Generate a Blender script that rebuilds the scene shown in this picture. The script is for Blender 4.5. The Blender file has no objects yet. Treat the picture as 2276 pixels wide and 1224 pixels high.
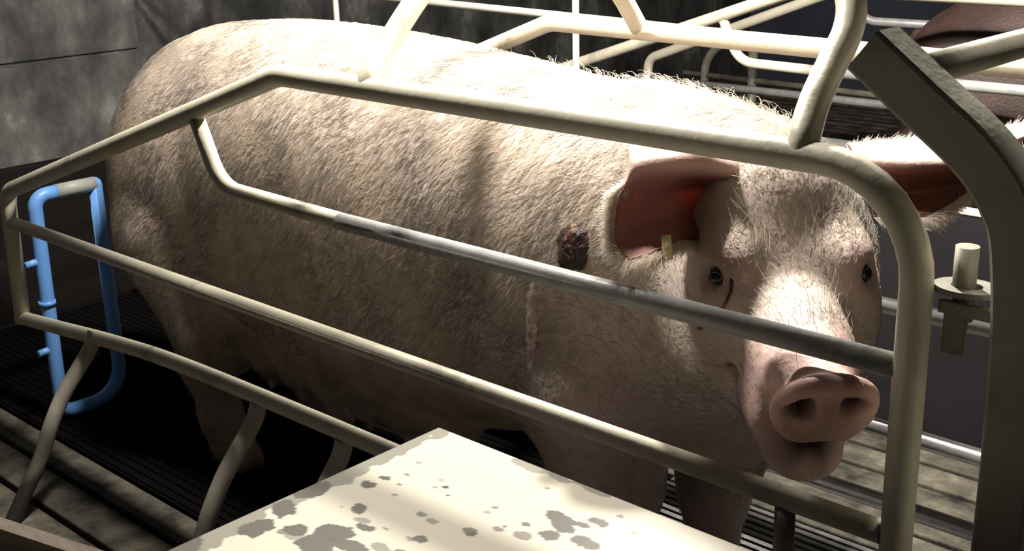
import bpy, bmesh, math, random
import numpy as np
from mathutils import Vector, Matrix

SC = bpy.context.scene
COL = SC.collection

# ------------------------------------------------------------------ camera
cam_data = bpy.data.cameras.new('camera')
cam = bpy.data.objects.new('camera', cam_data)
COL.objects.link(cam)
cam_data.sensor_width = 36.0
cam_data.lens = 42.24
cam_data.clip_start = 0.02
ROT = Matrix(((0.734, -0.192, 0.652), (0.679, 0.240, -0.694), (-0.023, 0.952, 0.306)))
cam.matrix_world = Matrix.Translation((1.5, -1.1, 1.188)) @ ROT.to_quaternion().to_matrix().to_4x4()
SC.camera = cam

# ------------------------------------------------------------------ light
world = bpy.data.worlds.new('barn_air')
SC.world = world
world.use_nodes = True
bgn = world.node_tree.nodes['Background']
bgn.inputs[0].default_value = (0.85, 0.90, 1.0, 1)
bgn.inputs[1].default_value = 0.008

for nm, loc, en, rad_ in (('heat_lamp_light', (0.36, 0.68, 1.66), 200.0, 0.03), ('tube_lamp_light', (-0.09, 0.14, 1.90), 160.0, 0.09)):
    lamp_d = bpy.data.lights.new(nm, 'POINT')
    lamp_d.energy = en
    lamp_d.color = (1.0, 0.95, 0.85)
    lamp_d.shadow_soft_size = rad_
    lamp = bpy.data.objects.new(nm, lamp_d)
    lamp.location = loc
    COL.objects.link(lamp)

spot_d = bpy.data.lights.new('lid_fill_spot', 'SPOT')  # added spot out of view, brightens the box lid
spot_d.energy = 6.0
spot_d.color = (1.0, 0.93, 0.80)
spot_d.spot_size = math.radians(44)
spot_d.spot_blend = 0.35
spot_d.shadow_soft_size = 0.03
spot = bpy.data.objects.new('lid_fill_spot', spot_d)
spot.location = (0.70, -0.42, 1.55)
COL.objects.link(spot)

gate_d = bpy.data.lights.new('gate_fill_spot', 'SPOT')  # added narrow spot out of view, brightens gate post and cross tube
gate_d.energy = 60.0
gate_d.color = (1.0, 0.95, 0.85)
gate_d.spot_size = math.radians(15)
gate_d.spot_blend = 0.5
gate_d.shadow_soft_size = 0.03
gate_l = bpy.data.objects.new('gate_fill_spot', gate_d)
gate_l.location = (1.06, 0.40, 2.30)
gate_l.rotation_euler = (Vector((1.11, 0.16, 0.95)) - Vector(gate_l.location)).to_track_quat('-Z', 'Y').to_euler()
COL.objects.link(gate_l)

vs = SC.view_settings
vs.view_transform = 'Standard'
vs.look = 'None'
vs.exposure = 0.0
vs.gamma = 1.0
vs.use_curve_mapping = False

# ------------------------------------------------------------------ helpers
def tag(o, label=None, cat=None, group=None, kind=None):
    if label: o['label'] = label
    if cat: o['category'] = cat
    if group: o['group'] = group
    if kind: o['kind'] = kind
    return o

def empty(name, loc=(0, 0, 0)):
    o = bpy.data.objects.new(name, None)
    o.empty_display_size = 0.1
    o.location = loc
    COL.objects.link(o)
    return o

def thing(name, label, cat, group=None, loc=(0, 0, 0)):
    return tag(empty(name, loc), label, cat, group)

def link(name, me, mat, parent=None, smooth=True):
    o = bpy.data.objects.new(name, me)
    COL.objects.link(o)
    for m in (mat if isinstance(mat, (list, tuple)) else [mat]):
        me.materials.append(m)
    if smooth is True:
        me.polygons.foreach_set('use_smooth', [True] * len(me.polygons))
    if parent is not None:
        o.parent = parent
        if parent.parent is None and parent.type == 'EMPTY':
            o.location = -Vector(parent.location)
    return o

def mesh_from(verts, faces, name='m'):
    me = bpy.data.meshes.new(name)
    me.from_pydata([tuple(map(float, v)) for v in verts], [], [tuple(int(i) for i in f) for f in faces])
    me.update()
    return me

def fillet(pts, rads, n=8):
    """polyline with the inner corners rounded off; rads is one value or one per inner corner"""
    pts = [Vector(p) for p in pts]
    if not isinstance(rads, (list, tuple)):
        rads = [rads] * (len(pts) - 2)
    out = [pts[0]]
    for i in range(1, len(pts) - 1):
        p0, p, p1 = pts[i - 1], pts[i], pts[i + 1]
        a, b = (p0 - p), (p1 - p)
        la, lb = a.length, b.length
        a.normalize(); b.normalize()
        ang = a.angle(b)
        r = rads[i - 1]
        if ang > 3.12 or r <= 0:
            out.append(p); continue
        t = min(r / math.tan(ang / 2), la * 0.49, lb * 0.49)
        r = t * math.tan(ang / 2)
        bis = (a + b).normalized()
        c = p + bis * (r / math.sin(ang / 2))
        s, e = p + a * t - c, p + b * t - c
        tot = s.angle(e)
        for k in range(n + 1):
            f = k / n
            q = (s * math.sin((1 - f) * tot) + e * math.sin(f * tot)) / max(math.sin(tot), 1e-6)
            out.append(c + q)
    out.append(pts[-1])
    return out

def catmull(pts, n=8):
    P = [Vector(p) for p in pts]
    P = [P[0] * 2 - P[1]] + P + [P[-1] * 2 - P[-2]]
    out = []
    for i in range(1, len(P) - 2):
        for k in range(n):
            t = k / n
            out.append(0.5 * ((2 * P[i]) + (-P[i - 1] + P[i + 1]) * t + (2 * P[i - 1] - 5 * P[i] + 4 * P[i + 1] - P[i + 2]) * t * t
                              + (-P[i - 1] + 3 * P[i] - 3 * P[i + 1] + P[i + 2]) * t ** 3))
    out.append(P[-2])
    return out

def sweep(path, r, segs=20, section=None, up=None):
    """verts, faces of a tube along path; r a number or one per point; ends are capped with a small bevel"""
    path = [Vector(p) for p in path]
    q = [path[0]]
    for p in path[1:]:
        if (p - q[-1]).length > 1e-5: q.append(p)
    path = q
    n = len(path)
    rr = [r] * n if not isinstance(r, (list, tuple)) else list(r)
    if len(rr) != n: rr = [rr[0] + (rr[-1] - rr[0]) * i / (n - 1) for i in range(n)]
    T = []
    for i in range(n):
        if i == 0: t = path[1] - path[0]
        elif i == n - 1: t = path[-1] - path[-2]
        else: t = (path[i + 1] - path[i]).normalized() + (path[i] - path[i - 1]).normalized()
        T.append(t.normalized())
    u = Vector(up) if up else (Vector((0, 0, 1)) if abs(T[0].z) < 0.9 else Vector((0, 1, 0)))
    V, F = [], []
    if section is None:
        section = [(math.cos(2 * math.pi * k / segs), math.sin(2 * math.pi * k / segs)) for k in range(segs)]
    m = len(section)
    for i in range(n):
        u = (u - T[i] * u.dot(T[i])).normalized()
        w = T[i].cross(u)
        k = 1.0
        if 0 < i < n - 1:
            c = max(0.5, (path[i + 1] - path[i]).normalized().dot(T[i]))
            k = 1.0
        for (a, b) in section:
            V.append(path[i] + (u * a + w * b) * rr[i] * k)
    for i in range(n - 1):
        for k in range(m):
            k2 = (k + 1) % m
            F.append((i * m + k, i * m + k2, (i + 1) * m + k2, (i + 1) * m + k))
    F.append(tuple(range(m - 1, -1, -1)))
    F.append(tuple((n - 1) * m + k for k in range(m)))
    return V, F

def tube(name, path, r, mat, parent=None, segs=20, section=None, up=None, smooth=True):
    V, F = sweep(path, r, segs, section, up)
    me = mesh_from(V, F, name)
    o = link(name, me, mat, parent, smooth)
    if section is None:
        me.polygons[len(F) - 1].use_smooth = False
        me.polygons[len(F) - 2].use_smooth = False
    return o

def box_geo(lo, hi):
    (x0, y0, z0), (x1, y1, z1) = lo, hi
    V = [(x0, y0, z0), (x1, y0, z0), (x1, y1, z0), (x0, y1, z0), (x0, y0, z1), (x1, y0, z1), (x1, y1, z1), (x0, y1, z1)]
    F = [(0, 3, 2, 1), (4, 5, 6, 7), (0, 1, 5, 4), (1, 2, 6, 5), (2, 3, 7, 6), (3, 0, 4, 7)]
    return V, F

def boxes(name, lst, mat, parent=None, bevel=0.0):
    bm = bmesh.new()
    for lo, hi in lst:
        V, F = box_geo(lo, hi)
        vs_ = [bm.verts.new(v) for v in V]
        for f in F: bm.faces.new([vs_[i] for i in f])
    if bevel > 0:
        bmesh.ops.bevel(bm, geom=list(bm.edges), offset=bevel, segments=2, affect='EDGES', profile=0.5)
    me = bpy.data.meshes.new(name)
    bm.to_mesh(me); bm.free()
    return link(name, me, mat, parent, smooth=False)

def dup(root, loc, label=None, group=None):
    r = root.copy(); COL.objects.link(r); r.location = loc
    if label: r['label'] = label
    if group: r['group'] = group
    for ch in list(root.children):
        c = ch.copy(); COL.objects.link(c); c.parent = r
        for g in ch.children:
            d = g.copy(); COL.objects.link(d); d.parent = c
    return r

# ------------------------------------------------------------------ materials
def mat_new(name):
    m = bpy.data.materials.new(name)
    m.use_nodes = True
    nt = m.node_tree
    return m, nt, nt.nodes['Principled BSDF']

def noise_mat(name, stops, scale=8.0, detail=6.0, rough=0.5, metallic=0.0, bump=0.0, bscale=60.0, stretch=(1, 1, 1), spec=0.5, distortion=0.0):
    m, nt, b = mat_new(name)
    tc = nt.nodes.new('ShaderNodeTexCoord')
    mp = nt.nodes.new('ShaderNodeMapping'); mp.inputs['Scale'].default_value = stretch
    nt.links.new(tc.outputs['Object'], mp.inputs['Vector'])
    n = nt.nodes.new('ShaderNodeTexNoise')
    n.inputs['Scale'].default_value = scale; n.inputs['Detail'].default_value = detail
    n.inputs['Roughness'].default_value = 0.65; n.inputs['Distortion'].default_value = distortion
    nt.links.new(mp.outputs[0], n.inputs['Vector'])
    r = nt.nodes.new('ShaderNodeValToRGB')
    el = r.color_ramp.elements
    el[0].position, el[0].color = stops[0][0], (*stops[0][1], 1)
    el[1].position, el[1].color = stops[-1][0], (*stops[-1][1], 1)
    for p, c in stops[1:-1]:
        e = el.new(p); e.color = (*c, 1)
    nt.links.new(n.outputs['Fac'], r.inputs['Fac'])
    nt.links.new(r.outputs['Color'], b.inputs['Base Color'])
    b.inputs['Roughness'].default_value = rough
    b.inputs['Metallic'].default_value = metallic
    b.inputs['Specular IOR Level'].default_value = spec
    if bump > 0:
        n2 = nt.nodes.new('ShaderNodeTexNoise'); n2.inputs['Scale'].default_value = bscale; n2.inputs['Detail'].default_value = 5
        nt.links.new(mp.outputs[0], n2.inputs['Vector'])
        bp = nt.nodes.new('ShaderNodeBump'); bp.inputs['Strength'].default_value = bump; bp.inputs['Distance'].default_value = 0.004
        nt.links.new(n2.outputs['Fac'], bp.inputs['Height'])
        nt.links.new(bp.outputs[0], b.inputs['Normal'])
    return m

M_PAINT = noise_mat('cream_painted_steel', [(0.30, (0.26, 0.235, 0.18)), (0.42, (0.54, 0.50, 0.395)), (0.6, (0.62, 0.575, 0.46)), (0.75, (0.50, 0.47, 0.39))], 9, 8, 0.42, 0, 0.12, 90)
M_WORN = noise_mat('worn_grey_steel', [(0.30, (0.20, 0.21, 0.22)), (0.5, (0.32, 0.32, 0.32)), (0.7, (0.40, 0.39, 0.35))], 14, 8, 0.40, 0.0, 0.15, 120)
M_GALV = noise_mat('galvanised_steel', [(0.3, (0.42, 0.41, 0.42)), (0.6, (0.62, 0.60, 0.60))], 25, 5, 0.33, 0.6, 0.1, 150)
M_OLIVE = noise_mat('olive_grey_painted_steel', [(0.3, (0.24, 0.23, 0.18)), (0.5, (0.37, 0.355, 0.285)), (0.75, (0.42, 0.41, 0.34))], 8, 8, 0.5, 0, 0.15, 110)
M_DARKSTEEL = noise_mat('dirty_dark_steel', [(0.35, (0.10, 0.09, 0.07)), (0.6, (0.22, 0.20, 0.16))], 12, 6, 0.5)
M_BLUE = noise_mat('blue_painted_steel', [(0.30, (0.30, 0.30, 0.28)), (0.36, (0.16, 0.36, 0.80)), (0.6, (0.17, 0.42, 0.92)), (0.78, (0.24, 0.48, 0.90))], 6, 8, 0.4, 0, 0.1, 90)
M_BLUEWORN = noise_mat('muck_worn_blue_steel', [(0.35, (0.35, 0.35, 0.31)), (0.55, (0.42, 0.44, 0.42)), (0.7, (0.20, 0.32, 0.55))], 10, 8, 0.5, 0, 0.15, 90)
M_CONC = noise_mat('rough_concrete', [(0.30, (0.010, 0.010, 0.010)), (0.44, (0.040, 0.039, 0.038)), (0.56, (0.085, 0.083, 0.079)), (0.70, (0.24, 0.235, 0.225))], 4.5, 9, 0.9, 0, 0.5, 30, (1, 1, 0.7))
M_SLAT = noise_mat('dirty_floor_slat', [(0.35, (0.010, 0.009, 0.007)), (0.44, (0.055, 0.047, 0.036)), (0.58, (0.12, 0.105, 0.078)), (0.74, (0.24, 0.215, 0.17))], 11, 9, 0.75, 0, 0.5, 60)
M_WIRE = noise_mat('floor_bar_steel', [(0.3, (0.10, 0.10, 0.10)), (0.6, (0.28, 0.28, 0.27))], 18, 7, 0.5, 0.3, 0.3, 90)
M_REARBARS = noise_mat('near_black_rear_bars', [(0.3, (0.003, 0.003, 0.003)), (0.7, (0.006, 0.0055, 0.005))], 14, 6, 0.95, spec=0.03)
M_PIT = noise_mat('slurry_pit', [(0.3, (0.01, 0.01, 0.008)), (0.7, (0.03, 0.026, 0.02))], 6, 5, 0.6)
M_PLANK = noise_mat('dark_brown_board', [(0.3, (0.005, 0.004, 0.004)), (0.6, (0.010, 0.008, 0.007)), (0.8, (0.022, 0.017, 0.015))], 7, 7, 0.9, 0, 0.3, 50, (0.3, 0.3, 2), 0.1)
M_BOARD = noise_mat('worn_board', [(0.3, (0.10, 0.08, 0.06)), (0.6, (0.28, 0.23, 0.19)), (0.8, (0.40, 0.34, 0.30))], 9, 7, 0.8, 0, 0.4, 60, (0.4, 2, 2))
M_PURPLE = noise_mat('purple_grey_panel', [(0.3, (0.16, 0.13, 0.16)), (0.7, (0.26, 0.22, 0.26))], 6, 6, 0.6)
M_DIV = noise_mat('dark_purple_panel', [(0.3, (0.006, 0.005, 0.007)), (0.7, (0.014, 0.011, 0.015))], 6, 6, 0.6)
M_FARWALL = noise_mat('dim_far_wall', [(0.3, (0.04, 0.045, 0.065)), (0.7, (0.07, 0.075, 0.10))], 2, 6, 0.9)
M_PIPE = noise_mat('pale_plastic_pipe', [(0.3, (0.45, 0.44, 0.38)), (0.7, (0.60, 0.58, 0.50))], 12, 4, 0.5)
M_TAG = noise_mat('cream_ear_tag', [(0.3, (0.70, 0.62, 0.30)), (0.7, (0.85, 0.78, 0.45))], 40, 3, 0.5)
M_SCAB = noise_mat('dark_scab', [(0.3, (0.02, 0.012, 0.012)), (0.5, (0.06, 0.03, 0.025)), (0.6, (0.16, 0.07, 0.05)), (0.72, (0.45, 0.24, 0.14))], 45, 6, 0.45, 0, 0.8, 120)
M_SCAR = noise_mat('healing_skin', [(0.3, (0.42, 0.22, 0.21)), (0.5, (0.70, 0.50, 0.47)), (0.62, (0.92, 0.84, 0.80))], 60, 6, 0.35, 0, 0.6, 140)
M_EYE = noise_mat('dark_wet_eye', [(0.3, (0.01, 0.008, 0.006)), (0.7, (0.03, 0.02, 0.015))], 30, 2, 0.08)

def mucky_leg_mat():
    # cream paint caked with dark muck on the lower half of the leg
    m, nt, b = mat_new('mucky_cream_leg')
    tc = nt.nodes.new('ShaderNodeTexCoord')
    sx = nt.nodes.new('ShaderNodeSeparateXYZ'); nt.links.new(tc.outputs['Object'], sx.inputs[0])
    n = nt.nodes.new('ShaderNodeTexNoise'); n.inputs['Scale'].default_value = 16; n.inputs['Detail'].default_value = 7
    nt.links.new(tc.outputs['Object'], n.inputs['Vector'])
    ad = nt.nodes.new('ShaderNodeMath'); ad.operation = 'MULTIPLY_ADD'
    nt.links.new(n.outputs['Fac'], ad.inputs[0]); ad.inputs[1].default_value = 0.16
    nt.links.new(sx.outputs['Z'], ad.inputs[2])
    r = nt.nodes.new('ShaderNodeValToRGB')
    e = r.color_ramp.elements
    e[0].position, e[0].color = 0.17, (0.030, 0.026, 0.022, 1)
    e[1].position, e[1].color = 0.33, (0.56, 0.52, 0.42, 1)
    k = e.new(0.25); k.color = (0.20, 0.185, 0.155, 1)
    nt.links.new(ad.outputs[0], r.inputs[0]); nt.links.new(r.outputs[0], b.inputs['Base Color'])
    b.inputs['Roughness'].default_value = 0.6
    return m
M_LEG = mucky_leg_mat()

# ------------------------------------------------------------------ setting: floor, walls
def structure(o): return tag(o, kind='structure')

# pen floor: wide concrete-like slats on the near side, fine bars under the crate
bars = []
y = -2.4
while y < -0.02:
    bars.append(((-1.85, y, -0.06), (2.6, y + 0.083, 0.0)))
    y += 0.098
floor = boxes('floor', bars, M_SLAT, None, 0.004)
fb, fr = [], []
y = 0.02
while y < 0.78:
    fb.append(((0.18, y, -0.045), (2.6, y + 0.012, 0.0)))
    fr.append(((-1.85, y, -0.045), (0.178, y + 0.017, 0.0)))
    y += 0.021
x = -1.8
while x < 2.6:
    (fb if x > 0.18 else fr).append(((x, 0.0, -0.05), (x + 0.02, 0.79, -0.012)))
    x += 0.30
bar_floor = boxes('floor_bars', fb, M_WIRE, None)
structure(boxes('floor_rear', fr, M_REARBARS, None))  # rear floor bars, near-black where the front ones are grey
structure(floor); structure(bar_floor)
fw = []
y = 0.80
while y < 5.4:
    fw.append(((-2.6, y, -0.06), (4.5, y + 0.083, 0.0)))
    y += 0.098
structure(boxes('floor_aisle', fw, M_SLAT, None, 0.004))
structure(boxes('floor_pit', [((-2.6, -2.6, -0.40), (4.5, 5.6, -0.34))], M_PIT))

# concrete panel wall behind the sow's rump, set forward of the far end wall
def wall_left():
    bl = []
    g = 0.006
    for (z0, z1) in ((0.0, 0.235), (0.241, 0.735), (0.747, 1.10), (1.106, 1.46), (1.466, 2.4)):
        bl.append(((-2.05, -2.4, z0), (-1.90, 0.865, z1)))
    bl.append(((-2.06, -2.4, 0.0), (-1.912, 0.862, 2.4)))
    return boxes('wall_left', bl, M_CONC, None, 0.004)
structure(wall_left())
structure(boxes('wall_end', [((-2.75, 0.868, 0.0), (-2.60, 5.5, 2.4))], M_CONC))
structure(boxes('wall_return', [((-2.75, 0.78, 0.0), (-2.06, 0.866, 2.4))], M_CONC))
structure(boxes('wall_back', [((-2.75, 5.5, 0.0), (4.6, 5.65, 2.6))], M_FARWALL))
structure(boxes('trim_1', [((-1.90, -2.4, 0.0), (-1.865, 0.80, 0.455))], M_PLANK, None, 0.005))

# ------------------------------------------------------------------ crate side panels
R1, R2 = 0.0170, 0.0135
def leg_paths(sgn, xs, y0=0.0, z0=0.335):
    prof = [(0.0, 0.345), (0.012, 0.318), (0.045, 0.280), (0.085, 0.235), (0.120, 0.180), (0.150, 0.120), (0.190, 0.062), (0.232, 0.0)]
    return [[(x, y0 + sgn * a, b) for a, b in prof] for x in xs]

def side_panel(y, sgn, label, far=False):
    t = thing('crate_side_panel', label, 'crate panel', None, (0, y, 0))
    def P(pts): return [(a, y, b) for a, b in pts]
    if not far:
        tube('top_rail', fillet(P([(-1.040, 0.29), (-1.020, 0.592), (-0.008, 0.927), (1.018, 0.916), (1.021, 0.0)]), [0.05, 0.10, 0.115]), R1, M_PAINT, t, 24)
        tube('side_bar', fillet(P([(-0.247, 0.832), (-0.195, 0.724), (0.115, 0.7175)]), [0.075]) , R2, M_PAINT, t)
        tube('side_bar', P([(0.112, 0.7175), (1.004, 0.7135)]), R2, M_WORN, t)
        tube('side_bar', P([(-1.018, 0.524), (1.004, 0.521)]), R2, M_PAINT, t)
        tube('side_bar', catmull(P([(-1.049, 0.298), (-0.85, 0.318), (-0.639, 0.339), (-0.384, 0.355), (0.127, 0.361), (1.004, 0.365)])), R2 * 1.12, M_PAINT, t)
        tube('strut', P([(0.886, 0.515), (0.886, 0.36)]), 0.012, M_DARKSTEEL, t)
    else:
        tube('top_rail', fillet(P([(-1.040, 0.29), (-1.020, 0.592), (-0.075, 0.937), (1.018, 0.918), (1.021, 0.0)]), [0.05, 0.10, 0.115]), R1, M_PAINT, t, 24)
        tube('side_bar', fillet(P([(-0.247, 0.872), (-0.195, 0.770), (1.004, 0.765)]), [0.075]), R2, M_GALV, t)
        tube('side_bar', P([(-1.018, 0.519), (1.004, 0.510)]), R2, M_GALV, t)
        tube('side_bar', catmull(P([(-1.049, 0.298), (-0.639, 0.30), (0.127, 0.295), (1.004, 0.287)])), R2 * 1.12, M_GALV, t)
        tube('side_bar', P([(-0.3, 0.155), (1.004, 0.152)]), R2 * 1.12, M_GALV, t)
    for p in leg_paths(sgn, (-0.707, -0.146, 0.086), y):
        tube('leg', catmull(p, 5), 0.0155, M_LEG, t, 16)
    return t
near = side_panel(0.0, -1, 'cream tubular steel crate side between the camera and the standing sow', False)
farp = side_panel(0.704, 1, 'cream steel crate side with grey lower bars on the far side of the sow', True)

# two hoops welded across the top of the crate
def arch(name, pts, label, n=8):
    t = thing(name, label, 'crate hoop', None, pts[0])
    tube('hoop_tube', catmull(pts, n), R1, M_PAINT, t, 24)
    return t
arch('overhead_hoop', [(0.197, 0.0, 0.924), (0.193, 0.012, 0.944), (0.182, 0.060, 0.985), (0.172, 0.14, 1.050), (0.166, 0.23, 1.105), (0.160, 0.36, 1.130), (0.155, 0.50, 1.105), (0.150, 0.62, 1.020), (0.145, 0.700, 0.940)],
     'cream steel hoop rising across the middle of the sow back')
arch('overhead_hoop', [(0.884, 0.0, 0.917), (0.881, 0.009, 0.936), (0.872, 0.042, 0.966), (0.864, 0.090, 1.000), (0.860, 0.128, 1.030), (0.848, 0.155, 1.060), (0.815, 0.185, 1.092), (0.745, 0.235, 1.125), (0.60, 0.30, 1.145), (0.40, 0.34, 1.150), (0.185, 0.35, 1.148)],
     'cream steel hoop over the sow head, bending back at its top')

# front gate: bent square post and round cross tube
fg = thing('front_gate', 'olive cream gate of a bent square post and round cross tube before the sow', 'gate', None, (1.125, 0, 0))
sq = []
for k in range(4):
    for j in range(3):
        a = math.pi / 2 * k + math.pi / 4 * j
        cx, cy = [(1, 1), (-1, 1), (-1, -1), (1, -1)][k]
        sq.append((cx * 0.84 + 0.16 * math.cos(a), cy * 0.84 + 0.16 * math.sin(a)))
path = catmull([(0.955, 0.0, 1.033), (1.014, 0.0, 0.988), (1.069, 0.0, 0.946), (1.103, 0.0, 0.905), (1.120, 0.0, 0.85), (1.130, 0.0, 0.706), (1.130, 0.0, 0.4), (1.130, 0.0, 0.0)], 8)
tube('square_post', path, 0.0245, M_OLIVE, fg, section=sq, up=(0, 1, 0), smooth=False)
tube('cross_tube', [(0.999, 0.0246, 1.012), (0.999, 0.70, 1.012)], 0.016, M_PAINT, fg)
tube('square_post', [(1.128, 0.704, 0.0), (1.128, 0.704, 0.85), (1.05, 0.704, 0.95), (0.98, 0.704, 0.99)], 0.0212, M_OLIVE, fg, section=sq, up=(0, 1, 0), smooth=False)

# latch joining the near side panel to the gate post
la = thing('gate_latch', 'dark drop pin latch between the crate corner and the bent square post', 'latch', None, (1.07, 0.02, 0.76))
tube('latch_pin', [(1.057, 0.022, 0.770), (1.057, 0.022, 0.846)], 0.0115, M_DARKSTEEL, la, 24)
boxes('strap', [((1.0385, 0.006, 0.778), (1.100, 0.014, 0.792))], M_DARKSTEEL, la, 0.002)
boxes('hanging_tab', [((1.043, 0.010, 0.735), (1.068, 0.016, 0.782))], M_DARKSTEEL, la, 0.003)
def ring_plate():
    bm = bmesh.new()
    n = 24
    lo, li, uo, ui = [], [], [], []
    for k in range(n):
        a = 2 * math.pi * k / n
        c, s = math.cos(a), math.sin(a)
        for lst, r, z in ((lo, 0.026, 0.800), (li, 0.0125, 0.800), (uo, 0.026, 0.806), (ui, 0.0125, 0.806)):
            lst.append(bm.verts.new((1.060 + c * r * 1.25, 0.022 + s * r, z)))
    for k in range(n):
        j = (k + 1) % n
        bm.faces.new((lo[k], lo[j], uo[j], uo[k])); bm.faces.new((li[j], li[k], ui[k], ui[j]))
        bm.faces.new((uo[k], uo[j], ui[j], ui[k])); bm.faces.new((lo[j], lo[k], li[k], li[j]))
    me = bpy.data.meshes.new('eye_plate'); bm.to_mesh(me); bm.free()
    return link('eye_plate', me, M_DARKSTEEL, la, False)
ring_plate()

# blue rear gate behind the sow
bg = thing('rear_gate', 'blue painted rounded tube gate behind the sow hindquarters', 'gate', None, (-1.1, 0.16, 0))
tube('gate_frame', fillet([(-1.1, 0.150, 0.5515), (-1.1, 0.094, 0.548), (-1.1, 0.086, 0.02), (-1.1, 0.245, 0.02), (-1.1, 0.245, 0.552), (-1.1, 0.238, 0.552)], [0.05, 0.03, 0.09, 0.006]), 0.0165, M_BLUE, bg, 20)
wt = tube('gate_top', [(-1.1, 0.147, 0.5515), (-1.1, 0.243, 0.552)], 0.0170, M_BLUEWORN, bg, 20)
wt['label'] = 'worn muck-grey top of the gate'
tube('collar', [(-1.1, 0.089, 0.292), (-1.1, 0.089, 0.303)], 0.020, M_BLUE, bg, 20)
for z in (0.40, 0.185):
    tube('hinge_peg', [(-1.1, 0.088, z), (-1.1, 0.050, z - 0.004)], 0.0085, M_BLUE, bg, 14)

# ------------------------------------------------------------------ creep box with the spattered lid
def lid_mesh():
    x0, x1, y0, y1, zt, th = 0.487, 0.985, -0.605, -0.162, 0.55, 0.018
    xs = np.concatenate([np.arange(x0, 0.96, 0.0022), np.linspace(0.962, x1, 6)])
    ys = np.concatenate([np.linspace(y0, -0.585, 8), np.arange(-0.583, y1, 0.0022), [y1]])
    X, Y = np.meshgrid(xs, ys, indexing='ij')
    nx, ny = X.shape
    Z = np.full_like(X, zt)
    d = np.minimum.reduce([X - x0, x1 - X, Y - y0, y1 - Y])
    Z -= np.clip(0.006 - d, 0, 1) ** 2 * 90
    rng = np.random.default_rng(4)
    def vnoise(sc, seed):
        r = np.random.default_rng(seed)
        G = r.random((90, 90))
        u = (X - 0.3) * sc; v = (Y + 1.0) * sc
        i = np.floor(u).astype(int) % 89; j = np.floor(v).astype(int) % 89
        fu = u - np.floor(u); fv = v - np.floor(v)
        fu = fu * fu * (3 - 2 * fu); fv = fv * fv * (3 - 2 * fv)
        return (G[i, j] * (1 - fu) + G[i + 1, j] * fu) * (1 - fv) + (G[i, j + 1] * (1 - fu) + G[i + 1, j + 1] * fu) * fv
    nz = 0.55 * vnoise(45, 1) + 0.3 * vnoise(110, 2) + 0.15 * vnoise(240, 3) - 0.5
    nz2 = 0.6 * vnoise(30, 5) + 0.4 * vnoise(90, 6) - 0.5
    marks = np.zeros_like(X)
    # grey margin along the left edge, ragged inside; shares the muck mask
    w = 0.024 + 0.010 * np.clip((-0.30 - Y) / 0.2, 0, 1) + 0.045 * nz2
    marks = np.maximum(marks, ((X - x0) < np.maximum(w, 0.006)).astype(float) * 0.62)
    # muck flecks
    def spot(cx, cy, rx, ry, rot=0.0, v=1.0, rag=1.0):
        c, s = math.cos(rot), math.sin(rot)
        dx, dy = X - cx, Y - cy
        a = (dx * c + dy * s) / rx; b = (-dx * s + dy * c) / ry
        m = np.sqrt(a * a + b * b) + nz * 1.5 * rag
        np.maximum(marks, (m < 1).astype(float) * v, out=marks)
    big = [(0.590, -0.415, 0.024, 0.017, 0.4), (0.598, -0.446, 0.020, 0.020, 0.2), (0.618, -0.425, 0.026, 0.009, 0.25), (0.560, -0.438, 0.012, 0.010, 0), (0.512, -0.420, 0.018, 0.014, 0), (0.520, -0.468, 0.016, 0.020, 0),
           (0.752, -0.240, 0.021, 0.010, -0.2), (0.768, -0.252, 0.017, 0.008, -0.2), (0.791, -0.220, 0.016, 0.007, 0), (0.782, -0.236, 0.012, 0.005, 0.1), (0.672, -0.366, 0.011, 0.008, 0),
           (0.537, -0.323, 0.013, 0.009, 0), (0.541, -0.301, 0.009, 0.005, 0.2), (0.575, -0.366, 0.012, 0.010, 0), (0.611, -0.388, 0.013, 0.006, 0.2), (0.500, -0.540, 0.02, 0.03, 0), (0.503, -0.372, 0.016, 0.018, 0)]
    for b in big: spot(*b, v=0.9)
    for b in [(0.660, -0.170, 0.030, 0.009, 0.0), (0.692, -0.172, 0.020, 0.007, 0), (0.740, -0.168, 0.030, 0.008, 0)]: spot(*b, v=0.55)
    for cx, cy, r_, v in [(0.611, -0.271, 0.0045, 1.0), (0.602, -0.279, 0.003, 0.6), (0.595, -0.262, 0.004, 0.4), (0.700, -0.199, 0.0030, 0.7), (0.685, -0.269, 0.004, 0.7), (0.543, -0.249, 0.004, 0.5), (0.748, -0.293, 0.007, 0.7), (0.635, -0.331, 0.004, 0.7), (0.655, -0.333, 0.005, 0.6),
                          (0.80, -0.196, 0.003, 0.7), (0.833, -0.214, 0.005, 0.5), (0.868, -0.235, 0.005, 0.5), (0.720, -0.300, 0.005, 0.7), (0.700, -0.322, 0.006, 0.8), (0.77, -0.275, 0.009, 0.9), (0.80, -0.262, 0.010, 0.9), (0.815, -0.262, 0.008, 0.9)]:
        spot(cx, cy, r_ * 1.4, r_, 0.1, v, 0.6)
    for k in range(46):
        cx, cy = rng.uniform(0.52, 0.95), rng.uniform(-0.57, -0.26)
        rr = rng.uniform(0.0015, 0.0045) * (1.6 if cy < -0.38 else 1)
        spot(cx, cy, rr * rng.uniform(1, 2.4), rr, rng.uniform(-0.2, 0.5), rng.uniform(0.5, 0.95), 0.7)
    V = np.stack([X, Y, Z], -1).reshape(-1, 3)
    idx = np.arange(nx * ny).reshape(nx, ny)
    F = np.stack([idx[:-1, :-1], idx[1:, :-1], idx[1:, 1:], idx[:-1, 1:]], -1).reshape(-1, 4)
    # skirt
    rim = list(idx[:, 0]) + list(idx[-1, 1:]) + list(idx[-2::-1, -1]) + list(idx[0, -2:0:-1])
    base = len(V)
    low = V[rim].copy(); low[:, 2] = zt - th
    V = np.concatenate([V, low])
    m = len(rim)
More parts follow.
